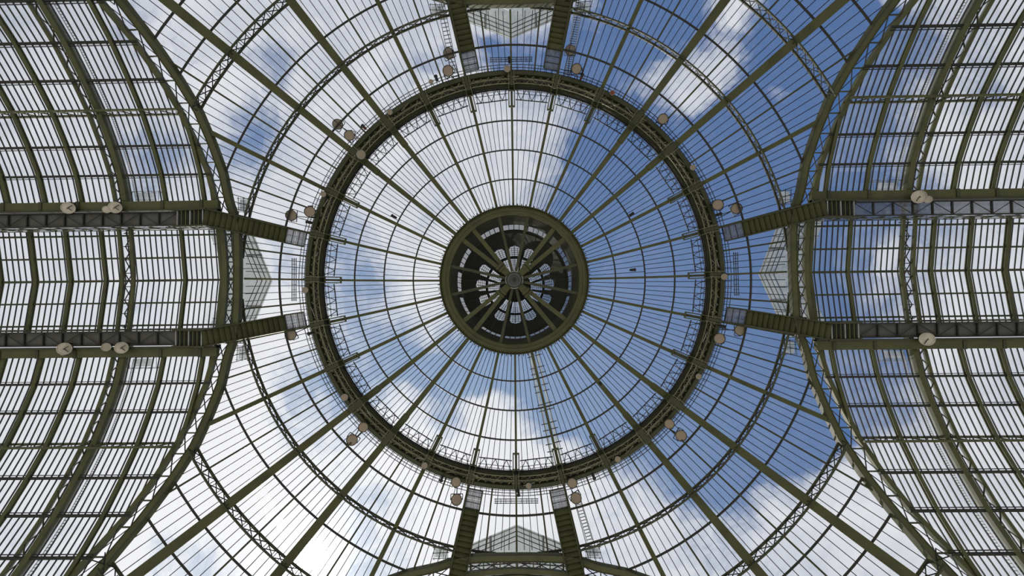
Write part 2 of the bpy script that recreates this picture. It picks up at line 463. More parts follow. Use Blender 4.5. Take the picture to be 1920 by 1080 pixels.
# ------------------------------------------------------------------ dome glazing: window_<n> structures with panes and bars
wn_count = [0]
def window(label, loc):
    wn_count[0] += 1
    return thing('window_%d' % wn_count[0], loc, label, None, None, 'structure')
def clip_poly(poly, g, lim=0.0):
    out = []
    for i in range(len(poly)):
        p, q = poly[i], poly[(i+1) % len(poly)]; a, b = g(p) - lim, g(q) - lim
        if a >= 0: out.append(p)
        if (a >= 0) != (b >= 0):
            t = a/(a-b); out.append(tuple(p[j] + (q[j]-p[j])*t for j in range(3)))
    return out
def gp(p): return gdome(p[0], p[1])
def dome_band(r0, r1, nb, n, label, full):
    w = window(label, (0, 0, zd(r0)))
    st = 2*pi/nb/n; e = .0016
    z0, z1 = zd(r0), zd(r1)
    def P(r, a, o=0.0): return (r*math.cos(a), r*math.sin(a), float(np.interp(r, [r0, r1], [z0, z1])) + o)
    def panepoly(a): return [P(r0, a + e/r0), P(r1, a + e/r1), P(r1, a + st - e/r1), P(r0, a + st - e/r0)]
    mb = MB(); mb.slab(panepoly(0), .0006); me = mesh_of('pane', mb, GLASS, (0, 0, z0))
    bb = MB(); bb.quad_box(P(r0, 0, -.002), P(r1, 0, -.002), .0025, .003); mebar = mesh_of('glazing_bar', bb, IRON, (0, 0, z0))
    for k in range(nb*n):
        a = k*st
        poly = panepoly(a)
        gs = [gp(p) for p in poly] if not full else [1]
        if min(gs) > 0: put('pane', me, (0, 0, z0), a, w)
        elif max(gs) > .004:
            c = clip_poly(poly, gp)
            if len(c) > 2:
                mb = MB(); mb.slab(c, .0006); obj('pane', mb, GLASS, w)
        if k % n:
            if full: put('glazing_bar', mebar, (0, 0, z0), a, w)
            else:
                p, q = P(r0, a, -.002), P(r1, a, -.002); A, B = gp(p), gp(q)
                if A > 0 and B > 0: put('glazing_bar', mebar, (0, 0, z0), a, w)
                elif A > 0:
                    t = A/(A-B); q = tuple(p[j] + (q[j]-p[j])*t for j in range(3))
                    mb = MB(); mb.quad_box(p, q, .0025, .003); obj('glazing_bar', mb, IRON, w)
BANDS = [(.3265, .4424, 28, 5, 'ring of clear panes next to the lantern'), (.4424, .5606, 28, 5, 'second ring of clear panes inside the gallery'),
         (.5606, .673, 28, 7, 'third ring of clear panes inside the gallery'), (.673, .79, 28, 7, 'ring of clear panes touching the inside of the gallery'),
         (.80, .9125, 56, 4, 'ring of clear panes just outside the gallery'), (.9125, 1.01, 56, 4, 'ring of clear panes up to the first lattice ring'),
         (1.01, 1.107, 56, 5, 'clear panes beyond the first lattice ring'), (1.107, 1.21, 56, 5, 'clear panes inside the outer lattice arcs'),
         (1.21, 1.2875, 56, 5, 'clear panes just beyond the outer lattice arcs'), (1.2875, 1.362, 56, 5, 'clear panes in the fourth course from the pier'),
         (1.362, 1.44, 56, 5, 'clear panes inside the farthest lattice arcs'), (1.44, 1.52, 56, 5, 'clear panes in the corner course by the piers'),
         (1.52, 1.60, 56, 5, 'clear panes lowest in the corners of the dome')]
for (r0, r1, nb, n, lab) in BANDS:
    dome_band(r0, r1, nb, n, lab, r1 < .99)

# ------------------------------------------------------------------ gallery
o3_ = (0, 0, 1.8)
gal = thing('gallery_walkway', (0, 0, 1.80), 'dark circular iron gallery walkway round the dome, packed with trusses', 'gallery')
def ringmesh(r, z, w, h, seg=112):
    mb = MB(); mb.sweep([(r*math.cos(2*pi*i/seg), r*math.sin(2*pi*i/seg), z) for i in range(seg)], rect(w, h), (0, 0, 1), True); return mb
obj('outer_girder', ringmesh(.8175, 1.803, .016, .024), GREEN_D, gal)
obj('deck', ringmesh(.795, 1.848, .052, .004), IRON, gal)
obj('inner_girder', ringmesh(.782, 1.838, .014, .022), GREEN_D, gal)
for r, z in ((.776, 1.806), (.790, 1.800), (.799, 1.812)):
    obj('chord_tube', ringmesh(r, z, .0030, .0030), PALE, gal)
# a truss bay between two ribs: cross braces, ties, posts
for j in range(6):
    a0 = DA*j/6; a1 = DA*(j+1)/6
    def Q(r, a, z): return (r*math.cos(a), r*math.sin(a), z)
    m1 = MB(); m1.quad_box(Q(.776, a0, 1.808), Q(.806, a1, 1.806), .0022, .0022); m1.quad_box(Q(.806, a0, 1.814), Q(.776, a1, 1.812), .0022, .0022)
    me1 = mesh_of('deck_brace', m1, GREEN if j % 2 else PALE, (0, 0, 1.8))
    m2 = MB(); m2.quad_box(Q(.774, a0, 1.812), Q(.808, a0, 1.812), .0028, .0035)
    me2 = mesh_of('cross_tie', m2, GREEN, (0, 0, 1.8))
    m3 = MB(); m3.quad_box(Q(.785, a0, 1.802), Q(.785, a0, 1.845), .0026, .0026); m3.quad_box(Q(.785, a0, 1.802), Q(.785, a1, 1.845), .0020, .0020)
    me3 = mesh_of('hanger', m3, GREEN_D, (0, 0, 1.8))
    for k in range(NR):
        put('deck_brace', me1, (0, 0, 1.8), k*DA, gal); put('cross_tie', me2, (0, 0, 1.8), k*DA, gal)
        if j % 2 == 0: put('hanger', me3, (0, 0, 1.8), k*DA, gal)
# saddles carrying the gallery across each rib, with flanking tubes and gusset plates
for q in range(7):
    wd = {0: .010, 1: .012, 2: .015, 3: .024, 4: .024, 5: .015, 6: .012}[q]
    m = MB(); m.quad_box((.768, 0, 1.802), (.830, 0, 1.797), wd, .006); me = mesh_of('rib_saddle', m, GREEN_D, o3_)
    m = MB()
    m.quad_box((.800, -wd*.5 - .012, 1.800), (.800, wd*.5 + .012, 1.800), .010, .004); me4 = mesh_of('gusset', m, GREEN, o3_)
    tb = []
    for sgn in (-1, 1):
        m = MB(); m.quad_box((.765, sgn*(wd*.5 + .004), 1.798), (.828, sgn*(wd*.5 + .006), 1.793), .0022, .0022); tb.append(mesh_of('side_tube', m, PALE, o3_))
    for k in range(4):
        aa = (k*7 + q)*DA
        put('rib_saddle', me, o3_, aa, gal); put('gusset', me4, o3_, aa, gal)
        for e in tb: put('side_tube', e, o3_, aa, gal)
# odd conduits and junction boxes strung along the deck
rng = np.random.RandomState(5)
for k in range(64):
    a0 = 2*pi*k/64 + rng.uniform(-.03, .03); r0 = rng.uniform(.778, .805); a1 = a0 + rng.uniform(.015, .06); r1 = r0 + rng.uniform(-.012, .012)
    m = MB(); m.quad_box((r0*math.cos(a0), r0*math.sin(a0), 1.797), (r1*math.cos(a1), r1*math.sin(a1), 1.800), .0018, .0018); obj('conduit', m, PALE if k % 3 else STEEL, gal)
    if k % 2:
        m = MB(); m.quad_box((r1*math.cos(a1), r1*math.sin(a1), 1.800), ((r1+.007)*math.cos(a1), (r1+.007)*math.sin(a1), 1.800), .005, .006); obj('junction_box', m, GREY if k % 4 == 1 else BLACK, gal)
# paired brackets holding the gallery at each rib
mb = MB()
for s in (-1, 1):
    o = .0115*s
    mb.quad_box((.712, o, 1.878), (.806, o, 1.806), .0040, .0060)
    mb.quad_box((.712, o, 1.878), (.735, o, 1.893), .0040, .0060)
    mb.quad_box((.740, o, 1.856), (.806, o, 1.835), .0026, .0030)
mb.quad_box((.712, -.0135, 1.878), (.712, .0135, 1.878), .0060, .0070)
mb.quad_box((.762, -.015, 1.842), (.762, .015, 1.842), .0040, .0040)
me = mesh_of('bracket', mb, GREEN, (0, 0, 1.8))
for k in range(NR): put('bracket', me, (0, 0, 1.8), k*DA, gal)
# inner truss panels, straight between the brackets
rp, zp = .738, 1.872; rq, zq = .774, 1.838
def Lp(r, z, t):    # point on the straight chord between two ribs, t in 0..1
    a0, a1 = .016/r, DA - .016/r
    A = np.array([r*math.cos(a0), r*math.sin(a0)]); B = np.array([r*math.cos(a1), r*math.sin(a1)])
    p = A + (B-A)*t; return (p[0], p[1], z)
m_ch = MB(); m_ch.quad_box(Lp(rp, zp, 0), Lp(rp, zp, 1), .0034, .0034)
m_c2 = MB(); m_c2.quad_box(Lp(rq, zq, 0), Lp(rq, zq, 1), .0030, .0030)
m_rl = MB(); m_rl.quad_box(Lp(.757, zp - .016, 0), Lp(.757, zp - .016, 1), .0018, .0018); m_rl.quad_box(Lp(.766, zp - .024, 0), Lp(.766, zp - .024, 1), .0016, .0016)
m_br = []
nz_ = 6
for j in range(nz_):
    t0, t1 = j/nz_, (j+1)/nz_
    m = MB()
    a, b = (Lp(rq, zq, t0), Lp(rp, zp, t1)) if j % 2 == 0 else (Lp(rp, zp, t0), Lp(rq, zq, t1))
    m.quad_box(a, b, .0024, .0024); m_br.append(m)
for j in range(1, 7):
    m = MB(); m.quad_box(Lp(rq, zq, (j-.5)/6), Lp(.752, zp-.012, (j-.5)/6), .0014, .0014); m_br.append(m)
o3 = (0, 0, 1.8)
e1, e2, e3 = mesh_of('inner_chord', m_ch, IRON, o3), mesh_of('outer_chord', m_c2, IRON, o3), mesh_of('thin_rail', m_rl, IRON, o3)
eb = [mesh_of('truss_brace', m, IRON, o3) for m in m_br]
for k in range(NR):
    tp = put('truss_panel', e1, o3, k*DA, gal)
    for nm, e in [('outer_chord', e2), ('thin_rail', e3)] + [('truss_brace', x) for x in eb]:
        c = bpy.data.objects.new(nm, e); c.parent = tp; COL.objects.link(c)
# outer handrail
hr = thing('gallery_handrail', (0, 0, 1.80), 'thin triple handrail along the outer edge of the circular gallery', 'railing')
for r, z in ((.8335, 1.815), (.8410, 1.809), (.8500, 1.803)):
    obj('rail', ringmesh(r, z, .0020, .0020), IRON, hr)
mb = MB()
for k in range(28*7):
    a = 2*pi*k/196
    mb.quad_box((.822*math.cos(a), .822*math.sin(a), 1.822), (.850*math.cos(a), .850*math.sin(a), 1.803), .0016, .0016)
obj('baluster', mb, IRON, hr, (0, 0, 1.8), kind='stuff')
# four straight service rails outside the gallery on the axes
for i, (side, a) in enumerate((('right', 0), ('bottom', pi/2), ('left', pi), ('top', 3*pi/2))):
    t = thing('service_rail', rot((.864, 0, 1.80), a), 'short straight service rail outside the gallery at the %s' % side, 'railing', 'straight service rails')
    for x in (.858, .866, .874):
        m = MB(); m.quad_box(rot((x, -.085, 1.797), a), rot((x, .085, 1.797), a), .0022, .0022); obj('rail', m, IRON, t)
    for j in range(9):
        m = MB(); y = -.08 + j*.02; m.quad_box(rot((.856, y, 1.797), a), rot((.876, y, 1.797), a), .0018, .0018); obj('crossbar', m, IRON, t)

# ------------------------------------------------------------------ lantern
lan = thing('lantern', (0, 0, 2.03), 'green ring lantern at the crown with sixteen spokes and a glazed cupola', 'lantern')
mb = MB(); mb.lathe([(.285, 2.012), (.305, 2.004), (.326, 2.012), (.329, 2.02), (.329, 2.05), (.285, 2.05)], seg=96, close_ends=False)
mb.f += []
obj('ring_beam', mb, GREEN, lan)
obj('inner_moulding', ringmesh(.305, 1.998, .006, .008, 96), GREEN, lan)
obj('edge_moulding', ringmesh(.3255, 2.004, .004, .010, 96), GREEN_D, lan)
m = MB(); m.quad_box((.320, 0, 2.004), (.334, 0, 2.012), .004, .006); me = mesh_of('dentil', m, GREEN_D, (0, 0, 2.0))
for k in range(112): put('dentil', me, (0, 0, 2.0), 2*pi*k/112, lan)
RD = .272
mb = MB()
mb.lathe([(.288, 2.02), (.288, 2.06), (RD, 2.10), (RD, 2.175)], seg=96, close_ends=False)
obj('drum_wall', mb, CUPOLA, lan)
mb = MB(); mb.lathe([(RD, 2.35), (RD - .012, 2.365), (.235, 2.50)], seg=96, close_ends=False)
obj('cornice', mb, CUPOLA, lan)
# clerestory: windows at 0, +-26 degrees round each axis, wall between
WA = []
for ax in range(4):
    for d in (-26, 0, 26): WA.append(math.radians(ax*90 + d))
hw = math.radians(10.8)
edges = sorted([(w % (2*pi)) for w in WA])
def cyl_patch(mb, r, a0, a1, z0, z1, n=6, t=.008):
    for i in range(n):
        b0, b1 = a0 + (a1-a0)*i/n, a0 + (a1-a0)*(i+1)/n
        mb.slab([(r*math.cos(b0), r*math.sin(b0), z0), (r*math.cos(b1), r*math.sin(b1), z0), ((r+t)*math.cos(b1), (r+t)*math.sin(b1), z0), ((r+t)*math.cos(b0), (r+t)*math.sin(b0), z0)], z1 - z0)
for i, w in enumerate(edges):
    nx = edges[(i+1) % len(edges)] + (2*pi if i == len(edges)-1 else 0)
    mb = MB(); cyl_patch(mb, RD, w + hw, nx - hw, 2.175, 2.35, 8); obj('wall_panel', mb, CUPOLA, lan)
    wt = MB()
    cyl_patch(wt, RD - .001, w - hw, w + hw, 2.176, 2.181, 6, .004)
    fr = obj('clerestory_window', wt, IRON, lan)
    for zz in (2.345,):
        wt = MB(); cyl_patch(wt, RD - .001, w - hw, w + hw, zz, zz + .005, 6, .004); obj('rail', wt, IRON, fr)
    for j in range(4):
        a0 = w - hw + 2*hw*j/4; a1 = a0 + 2*hw/4
        m = MB(); cyl_patch(m, RD + .003, a0 + .004, a1 - .004, 2.18, 2.345, 1, .001); obj('pane', m, CGLASS, fr)
        m = MB(); m.quad_box((RD*math.cos(a1), RD*math.sin(a1), 2.18), (RD*math.cos(a1), RD*math.sin(a1), 2.345), .003, .003); obj('bar', m, IRON, fr)
# cupola shell with twelve arched lights
CP = [(.235, 2.50), (.215, 2.57), (.193, 2.65), (.168, 2.73), (.135, 2.81), (.100, 2.87), (.07, 2.90), (.035, 2.93), (.001, 2.94)]
cs = [0.0]
for i in range(1, len(CP)): cs.append(cs[-1] + math.hypot(CP[i][0]-CP[i-1][0], CP[i][1]-CP[i-1][1]))
def cup(s, a, off=0.0):
    r = float(np.interp(s, cs, [c[0] for c in CP])); z = float(np.interp(s, cs, [c[1] for c in CP]))
    return ((r - off)*math.cos(a), (r - off)*math.sin(a), z)
sA, sB, sC, sD = cs[1] - .005, cs[3] - .022, cs[3] + .008, cs[5] + .004     # lower light, band, upper light
def in_light(s, a):
    for w in WA:
        d = abs((a - w + pi) % (2*pi) - pi); half = math.radians(9.3 if s < sC - .004 else 9.8)
        if d > half: continue
        if sC < s < sD: return True
        if sA < s < sB:
            sm = sA + .055
            if s > sm: return True
            return (d/half)**2 + ((sm - s)/.055)**2 < 1
    return False
mb = MB(); na, nsn = 360, 56; idx = {}
def vid(i, j):
    i %= na
    if (i, j) not in idx:
        idx[(i, j)] = len(mb.v); mb.v.append(np.array(cup(cs[-1]*j/nsn, 2*pi*i/na)))
    return idx[(i, j)]
for i in range(na):
    for j in range(nsn):
        if not in_light(cs[-1]*(j+.5)/nsn, 2*pi*(i+.5)/na):
            mb.f.append((vid(i, j), vid(i+1, j), vid(i+1, j+1), vid(i, j+1)))
obj('cupola_shell', mb, CUPOLA, lan)
for w in WA:
    half = math.radians(9.6)
    fr = MB()
    for f in (-.5, 0, .5):
        for i in range(6):
            s0, s1 = sA + (sD-sA)*i/6, sA + (sD-sA)*(i+1)/6
            if abs(f) > .1 and i == 0: s0 = sA + .012
            fr.quad_box(cup(s0, w + half*f, .002), cup(s1, w + half*f, .002), .0022 if f else .0034, .003)
    for s in [sA + .03, sA + .06, sA + .09, sA + .118, sB, sC, sC + .028, sC + .056, sC + .08, sD]:
        if s <= sD:
            for i in range(3):
                fr.quad_box(cup(s, w - half + 2*half*i/3, .002), cup(s, w - half + 2*half*(i+1)/3, .002), .0020, .003)
    fo = obj('arched_light', fr, IRON, lan)
    for (u, v) in ((sA, sA + .06), (sA + .06, sB), (sC, sC + .05), (sC + .05, sD)):
        for sgn in (0, 1):
            a0, a1 = (w - half, w) if sgn == 0 else (w, w + half)
            m = MB(); m.slab([cup(u, a0, -.003), cup(u, a1, -.003), cup(v, a1, -.003), cup(v, a0, -.003)], .0006); obj('pane', m, CGLASS, fo)
# spokes and hub
for k in range(NR):
    q = k % 7
    if q in (1, 6, 3, 4):
        a = k*DA; heavy = q in (3, 4); wd = .0185 if heavy else .0125
        m = MB(); p0, p1 = rot((.036, 0, 2.045), a), rot((.296, 0, 2.018), a)
        m.sweep([p0, p1], ibeam(wd, .016 if heavy else .012, .003, .004), (0, 0, 1))
        sp = obj('spoke', m, GREEN if heavy else GREEN_D, lan)
        if heavy:
            for rr in (.075, .090):
                m = MB(); m.quad_box(rot((rr-.004, 0, 2.036), a), rot((rr+.004, 0, 2.035), a), .024, .010); obj('collar', m, GREEN, sp)
for k, a in enumerate([0, pi/2, pi, 3*pi/2, pi/2 + 2*DA, -pi/2 + 2*DA, 2*DA, pi - 2*DA]):
    m = MB(); m.tube([rot((.04, 0, 2.05), a), rot((.27, 0, 2.05), a)], .0008, 5); obj('tie_wire', m, IRON, lan)
mb = MB(); mb.lathe([(.001, 2.030), (.010, 2.030), (.012, 2.034), (.020, 2.034), (.022, 2.030), (.031, 2.030), (.034, 2.035), (.037, 2.045), (.037, 2.07), (.001, 2.07)], seg=40, close_ends=False)
hub = obj('hub', mb, GREY, lan)
m = MB(); m.lathe([(.001, 2.024), (.006, 2.024), (.008, 2.032), (.001, 2.032)], seg=16, close_ends=False); obj('hub_cap', m, BLACK, hub)
for a in (0, pi/2, pi, 3*pi/2):
    m = MB(); m.tube([rot((.038, 0, 2.032), a + t) for t in np.linspace(-.45, .45, 7)], .0022, 6); obj('hub_handle', m, STEEL, hub)

# ------------------------------------------------------------------ crossing arches (one on each side)
def mkbar(name, p, q, w, h, mat, parent, a):
    m = MB(); m.quad_box(rot(p, a), rot(q, a), w, h); return obj(name, m, mat, parent)
SIDES = [('right', 0.0), ('bottom', pi/2), ('left', pi), ('top', 3*pi/2)]
ys = list(np.linspace(-1.04, 1.04, 79))
def arch_ups(y):
    d = .01; s = (zarch(y+d) - zarch(y-d))/(2*d); n = np.array([0, -s, 1.0]); return n/np.linalg.norm(n)
for side, a in SIDES:
    t = thing('crossing_arch', rot((1.03, 0, 1.66), a), 'great double-girder crossing arch bounding the dome on the %s side of the photo' % side, 'arch', 'crossing arches')
    for nm, fx, w, dp, mat in (('main_girder', xm, .0215, .022, GREEN), ('nave_girder', xc, .0170, .014, GREEN)):
        pts = [rot((fx(y), y, zarch(y) - dp*.6), a) for y in ys]; ups = [rot(tuple(arch_ups(y)), a) for y in ys]
        m = MB(); m.sweep(pts, rect(w, dp), [np.array(u) for u in ups])
        g = obj(nm, m, mat, t)
        if nm == 'main_girder':
            for e, o in ((-1, -.0115), (1, .0115)):
                pts = [rot((fx(y) + o, y, zarch(y) - dp*.6 - .002), a) for y in ys]
                m = MB(); m.sweep(pts, rect(.0026, .004), [np.array(u) for u in ups]); obj('flange_edge', m, GREEN_D, g)
    nb = 34
    for i in range(nb):
        y0, y1 = -1.0 + 2.0*i/nb, -1.0 + 2.0*(i+1)/nb
        A = (xm(y0) + .012, y0, zarch(y0) - .006); B = (xc(y0) - .009, y0, zarch(y0) - .006)
        C = (xm(y1) + .012, y1, zarch(y1) - .006); D = (xc(y1) - .009, y1, zarch(y1) - .006)
        m = MB(); m.quad_box(rot(A, a), rot(D, a), .0026, .0026); m.quad_box(rot(B, a), rot(C, a), .0026, .0026); obj('cross_brace', m, IRON, t)
        mkbar('batten', A, B, .0040, .0035, GREEN_D, t, a)

# ------------------------------------------------------------------ naves
PURL = [.2784, .3735, .466, .5608, .6501, .7396, .8244, .905, .98]
MON = [0.0, .086, .171, .192]
def zmon(y): return 1.759 - abs(y)*.14
RX = [1.12, 1.262, 1.571, 1.708, 1.845, 1.982]
ARX, ARC = 1.412, 1.4546
def nave(side, a, xmax, deep=True):
    S_ = {'left': 'left arm', 'right': 'right arm', 'top': 'top arm', 'bottom': 'bottom arm'}[side]
    ymax = .98 if deep else .30
    half = [('upper', -1), ('lower', 1)] if side in ('left', 'right') else [('left', -1), ('right', 1)]
    fl = -1 if a in (pi,) or side == 'bottom' else 1       # keeps 'upper' up after the turn
    if side == 'left': fl = -1
    if side == 'bottom': fl = -1
    if side == 'top': fl = 1
    rows = [p for p in PURL if p <= ymax + 1e-6]
    # pane columns
    xs = []
    cols = [1.055, 1.0765, 1.098] + list(np.linspace(1.12, 1.262, 8)) + list(np.linspace(1.262, 1.412, 8))[1:] + [1.433, 1.4546] + list(np.linspace(1.4546, 1.571, 6))[1:] + list(np.linspace(1.571, 1.982, 19))[1:] + [2.005, 2.028, 2.051]
    cols = [c for c in cols if c <= xmax + 1e-6]
    for hn, sg0 in half:
        sg = sg0*fl
        def Y(y): return sg*y
        # panes
        w = window('%s slope of the %s glass roof in the %s' % (hn, 'nave' if deep else 'transept', S_), rot((1.5, Y(.6), 1.55), a))
        yb = [.262] + rows
        for j in range(len(rows)):
            y0, y1 = (rows[j], rows[j+1]) if j+1 < len(rows) else (None, None)
            if y0 is None: break
            for i in range(len(cols)-1):
                x0, x1 = cols[i] + .0014, cols[i+1] - .0014
                if y0 > .81 and x0 > 1.75: continue      # far outside the photo
                poly = [(x0, Y(y0 + .001), zn(y0)), (x1, Y(y0 + .001), zn(y0)), (x1, Y(y1 - .001), zn(y1)), (x0, Y(y1 - .001), zn(y1))]
                g = lambda p: p[0] - xc(p[1])
                gs = [g(p) for p in poly]
                if max(gs) <= .003: continue
                if min(gs) < 0: poly = clip_poly(poly, g)
                if len(poly) < 3: continue
                if min(gs) > 0:
                    key = ('np', j, round(x1-x0, 5), sg, a)
                    if key not in brace_cache:
                        mb = MB(); mb.slab([rot((p[0]-x0, p[1], p[2]), a) for p in poly], .0006); brace_cache[key] = mesh_of('pane', mb, GLASS_OLD, (0, 0, 0))
                    o = put('pane', brace_cache[key], rot((x0, 0, 0), a), 0, w)
                else:
                    mb = MB(); mb.slab([rot(p, a) for p in poly], .0006); obj('pane', mb, GLASS_OLD, w)
        skip = [1.055] + RX + [ARX, ARC]
        for c in cols:
            if any(abs(c - s) < 1e-3 for s in skip): continue
            pts = [(c, y) for y in [.262] + list(np.linspace(.2784, ymax, 24)) if c > xc(y) - .002]
            if len(pts) < 2: continue
            mb = MB(); mb.sweep([rot((x, Y(y), zn(y) - .003), a) for x, y in pts], rect(.0034, .003, -.0015), [np.array(rot((0, Y(.35)*1.0, 1), a))]*len(pts) if False else (0, 0, 1))
            obj('glazing_bar', mb, IRON, w)
        # rafters
        for n_, x in enumerate([r for r in RX if r < xmax]):
            pts = [(x, y) for y in list(np.linspace(.25, ymax, 40)) if x > xc(y) - .004]
            if len(pts) < 2: continue
            mb = MB(); mb.sweep([rot((px, Y(y), zn(y) - .016), a) for px, y in pts], ibeam(.0125, .014, .003, .004), (0, 0, 1))
            nth = ['first', 'second', 'third', 'fourth', 'fifth', 'sixth'][n_]
            obj('nave_rafter', mb, GREEN, label='%s green curved rafter outward from the crossing, %s slope of %s' % (nth, hn, S_), category='rafter', group='roof rafters')
        # purlins
        for n_, y in enumerate(rows):
            if n_ == 0: continue
            x0 = xc(y) - .012; lat = n_ in (3, 7)
            nth = ['', 'first', 'second', 'third', 'fourth', 'fifth', 'sixth', 'seventh', 'eighth'][n_]
            if n_ in (3, 7) or n_ == 7: pass
            if n_ in (3, 6):
                pass
            if n_ == 3 or n_ == 7:
                t = thing('lattice_purlin', rot((1.5, Y(y), zn(y)), a), 'horizontal lattice purlin with two chords, %s row from the catwalk, %s slope of %s' % (nth, hn, S_), 'purlin', 'roof purlins')
                for dz, wv in ((.002, .0060), (-.040, .0060)):
                    m = MB(); m.quad_box(rot((x0, Y(y), zn(y)+dz), a), rot((xmax, Y(y), zn(y)+dz), a), wv, .008); obj('chord', m, GREEN, t)
                nseg = int((xmax - x0)/.034)
                for i in range(nseg):
                    u0, u1 = x0 + .034*i, x0 + .034*(i+1)
                    za, zb = (zn(y), zn(y) - .036) if i % 2 else (zn(y) - .036, zn(y))
                    m = MB(); m.quad_box(rot((u0, Y(y), za), a), rot((u1, Y(y), zb), a), .0030, .0030); obj('brace', m, GREEN_D, t)
            else:
                m = MB(); m.quad_box(rot((x0, Y(y), zn(y) - .008), a), rot((xmax, Y(y), zn(y) - .008), a), .0070, .007)
                m.quad_box(rot((x0, Y(y) - sg*.008, zn(y) - .004), a), rot((xmax, Y(y) - sg*.008, zn(y) - .004), a), .0020, .003)
                obj('roof_purlin', m, IRON, label='plain dark horizontal purlin, %s row from the catwalk, %s slope of %s' % (nth, hn, S_), category='purlin', group='roof purlins')
        # gutter beam
        t = thing('gutter_beam', rot((1.5, Y(.262), 1.64), a), 'wide green gutter beam along the %s catwalk of the %s' % (hn, S_), 'beam', 'gutter beams')
        m = MB(); m.quad_box(rot((1.06, Y(.262), 1.636), a), rot((xmax, Y(.262), 1.636), a), .036, .016); obj('plate', m, GREEN, t)
        m = MB(); m.quad_box(rot((1.06, Y(.2465), 1.633), a), rot((xmax, Y(.2465), 1.633), a), .006, .026); obj('lip', m, GREEN_D, t)
        for x in RX:
            if x < xmax: mkbar('bracket', (x, Y(.252), 1.630), (x, Y(.282), 1.630), .012, .010, GREEN_D, t, a)
        # catwalk
        if deep:
            see = (side == 'right' and hn == 'upper')
            t = thing('catwalk', rot((1.5, Y(.212), 1.62), a), '%s catwalk beside the %s gutter beam of the %s' % ('see-through mesh' if see else 'grey', hn, S_), 'catwalk', 'catwalks')
            x = 1.20; st = .0685
            while x < xmax - st/2:
                m = MB(); m.slab([rot(p, a) for p in ((x + .0002, Y(.188), 1.625), (x + st - .0002, Y(.188), 1.625), (x + st - .0002, Y(.237), 1.625), (x + .0002, Y(.237), 1.625))], .003)
                obj('deck_panel', m, GRATE if see else GREY, t)
                mkbar('joist', (x, Y(.189), 1.621), (x, Y(.236), 1.621), .0045, .006, IRON, t, a)
                m = MB(); i = int(round((x - 1.2)/st))
                if i % 2: m.quad_box(rot((x, Y(.191), 1.618), a), rot((x + st, Y(.234), 1.618), a), .002, .002)
                else: m.quad_box(rot((x, Y(.234), 1.618), a), rot((x + st, Y(.191), 1.618), a), .002, .002)
                obj('wind_brace', m, IRON, t)
                x += st
            for yy in (.1885, .2365): mkbar('edge_beam', (1.10, Y(yy), 1.617), (xmax, Y(yy), 1.617), .0042, .010, IRON, t, a)
            # lattice parapet towards the ridge
            t = thing('lattice_parapet', rot((1.5, Y(.18), 1.65), a), 'fine pale lattice parapet on the ridge side of the %s catwalk, %s' % (hn, S_), 'railing', 'lattice parapets')
            for zz, yy in ((1.630, .184), (1.652, .183), (1.674, .182)): mkbar('rail', (1.10, Y(yy), zz), (xmax, Y(yy), zz), .0025, .0025, GREEN_D, t, a)
            nseg = int((xmax - 1.10)/.03)
            for i in range(nseg):
                u = 1.10 + .03*i
                mkbar('brace', (u, Y(.184), 1.630 if i % 2 else 1.674), (u + .03, Y(.182), 1.674 if i % 2 else 1.630), .0022, .0022, PALE, t, a)
    # ridge monitor
    w = window('raised ridge glazing along the middle of the %s' % S_, rot((1.5, 0, 1.75), a))
    mcols = [1.06] + [c for c in cols if c >= 1.0765]
    ybr = [-.192, -.171, -.086, 0, .086, .171, .192]
    for j in range(len(ybr)-1):
        y0, y1 = ybr[j], ybr[j+1]
        for i in range(len(mcols)-1):
            x0, x1 = mcols[i] + .0014, mcols[i+1] - .0014
            key = ('mp', j, round(x1-x0, 5), a)
            if key not in brace_cache:
                mb = MB(); mb.slab([rot(p, a) for p in ((0, y0+.001, zmon(y0)), (x1-x0, y0+.001, zmon(y0)), (x1-x0, y1-.001, zmon(y1)), (0, y1-.001, zmon(y1)))], .0006)
                brace_cache[key] = mesh_of('pane', mb, GLASS_OLD, (0, 0, 0))
            put('pane', brace_cache[key], rot((x0, 0, 0), a), 0, w)
    for c in mcols[1:]:
        if any(abs(c - s) < 1e-3 for s in RX): continue
        mb = MB(); mb.sweep([rot((c, y, zmon(y) - .003), a) for y in (-.192, 0, .192)], rect(.0034, .003, -.0015), (0, 0, 1)); obj('glazing_bar', mb, IRON, w)
    for sg in (-1, 1):      # glazed upstand under the raised ridge
        w2 = window('glazed upstand between ridge and catwalk, %s side of the %s' % (half[0][0] if sg*fl < 0 else half[1][0], S_), rot((1.5, sg*.193, 1.70), a))
        x = 1.06
        while x < xmax - .02:
            x2 = min(x + .069, xmax)
            m = MB(); m.slab([rot(p, a) for p in ((x+.002, sg*.1945, 1.66), (x2-.002, sg*.1945, 1.66), (x2-.002, sg*.1945, 1.728), (x+.002, sg*.1945, 1.728))], .0006, (0, .0, 0) if False else rot((0, 1, 0), a)); obj('pane', m, GLASS_OLD, w2)
            mkbar('post', (x, sg*.1935, 1.655), (x, sg*.1935, 1.73), .0035, .0035, IRON, w2, a); x = x2
    for n_, x in enumerate([r for r in RX + [1.4335] if r < xmax]):
        if x == 1.4335: continue
        nth = ['first', 'second', 'third', 'fourth', 'fifth', 'sixth'][n_]
        mb = MB(); mb.sweep([rot((x, y, zmon(y) - .016), a) for y in (-.2, -.1, 0, .1, .2)], ibeam(.0120, .014, .003, .004), (0, 0, 1))
        obj('ridge_rafter', mb, GREEN, label='%s bent green rafter outward from the crossing under the raised ridge, %s' % (nth, S_), category='rafter', group='ridge rafters')
    names = {-.171: 0, -.086: 1, 0: 2, .086: 3, .171: 4}
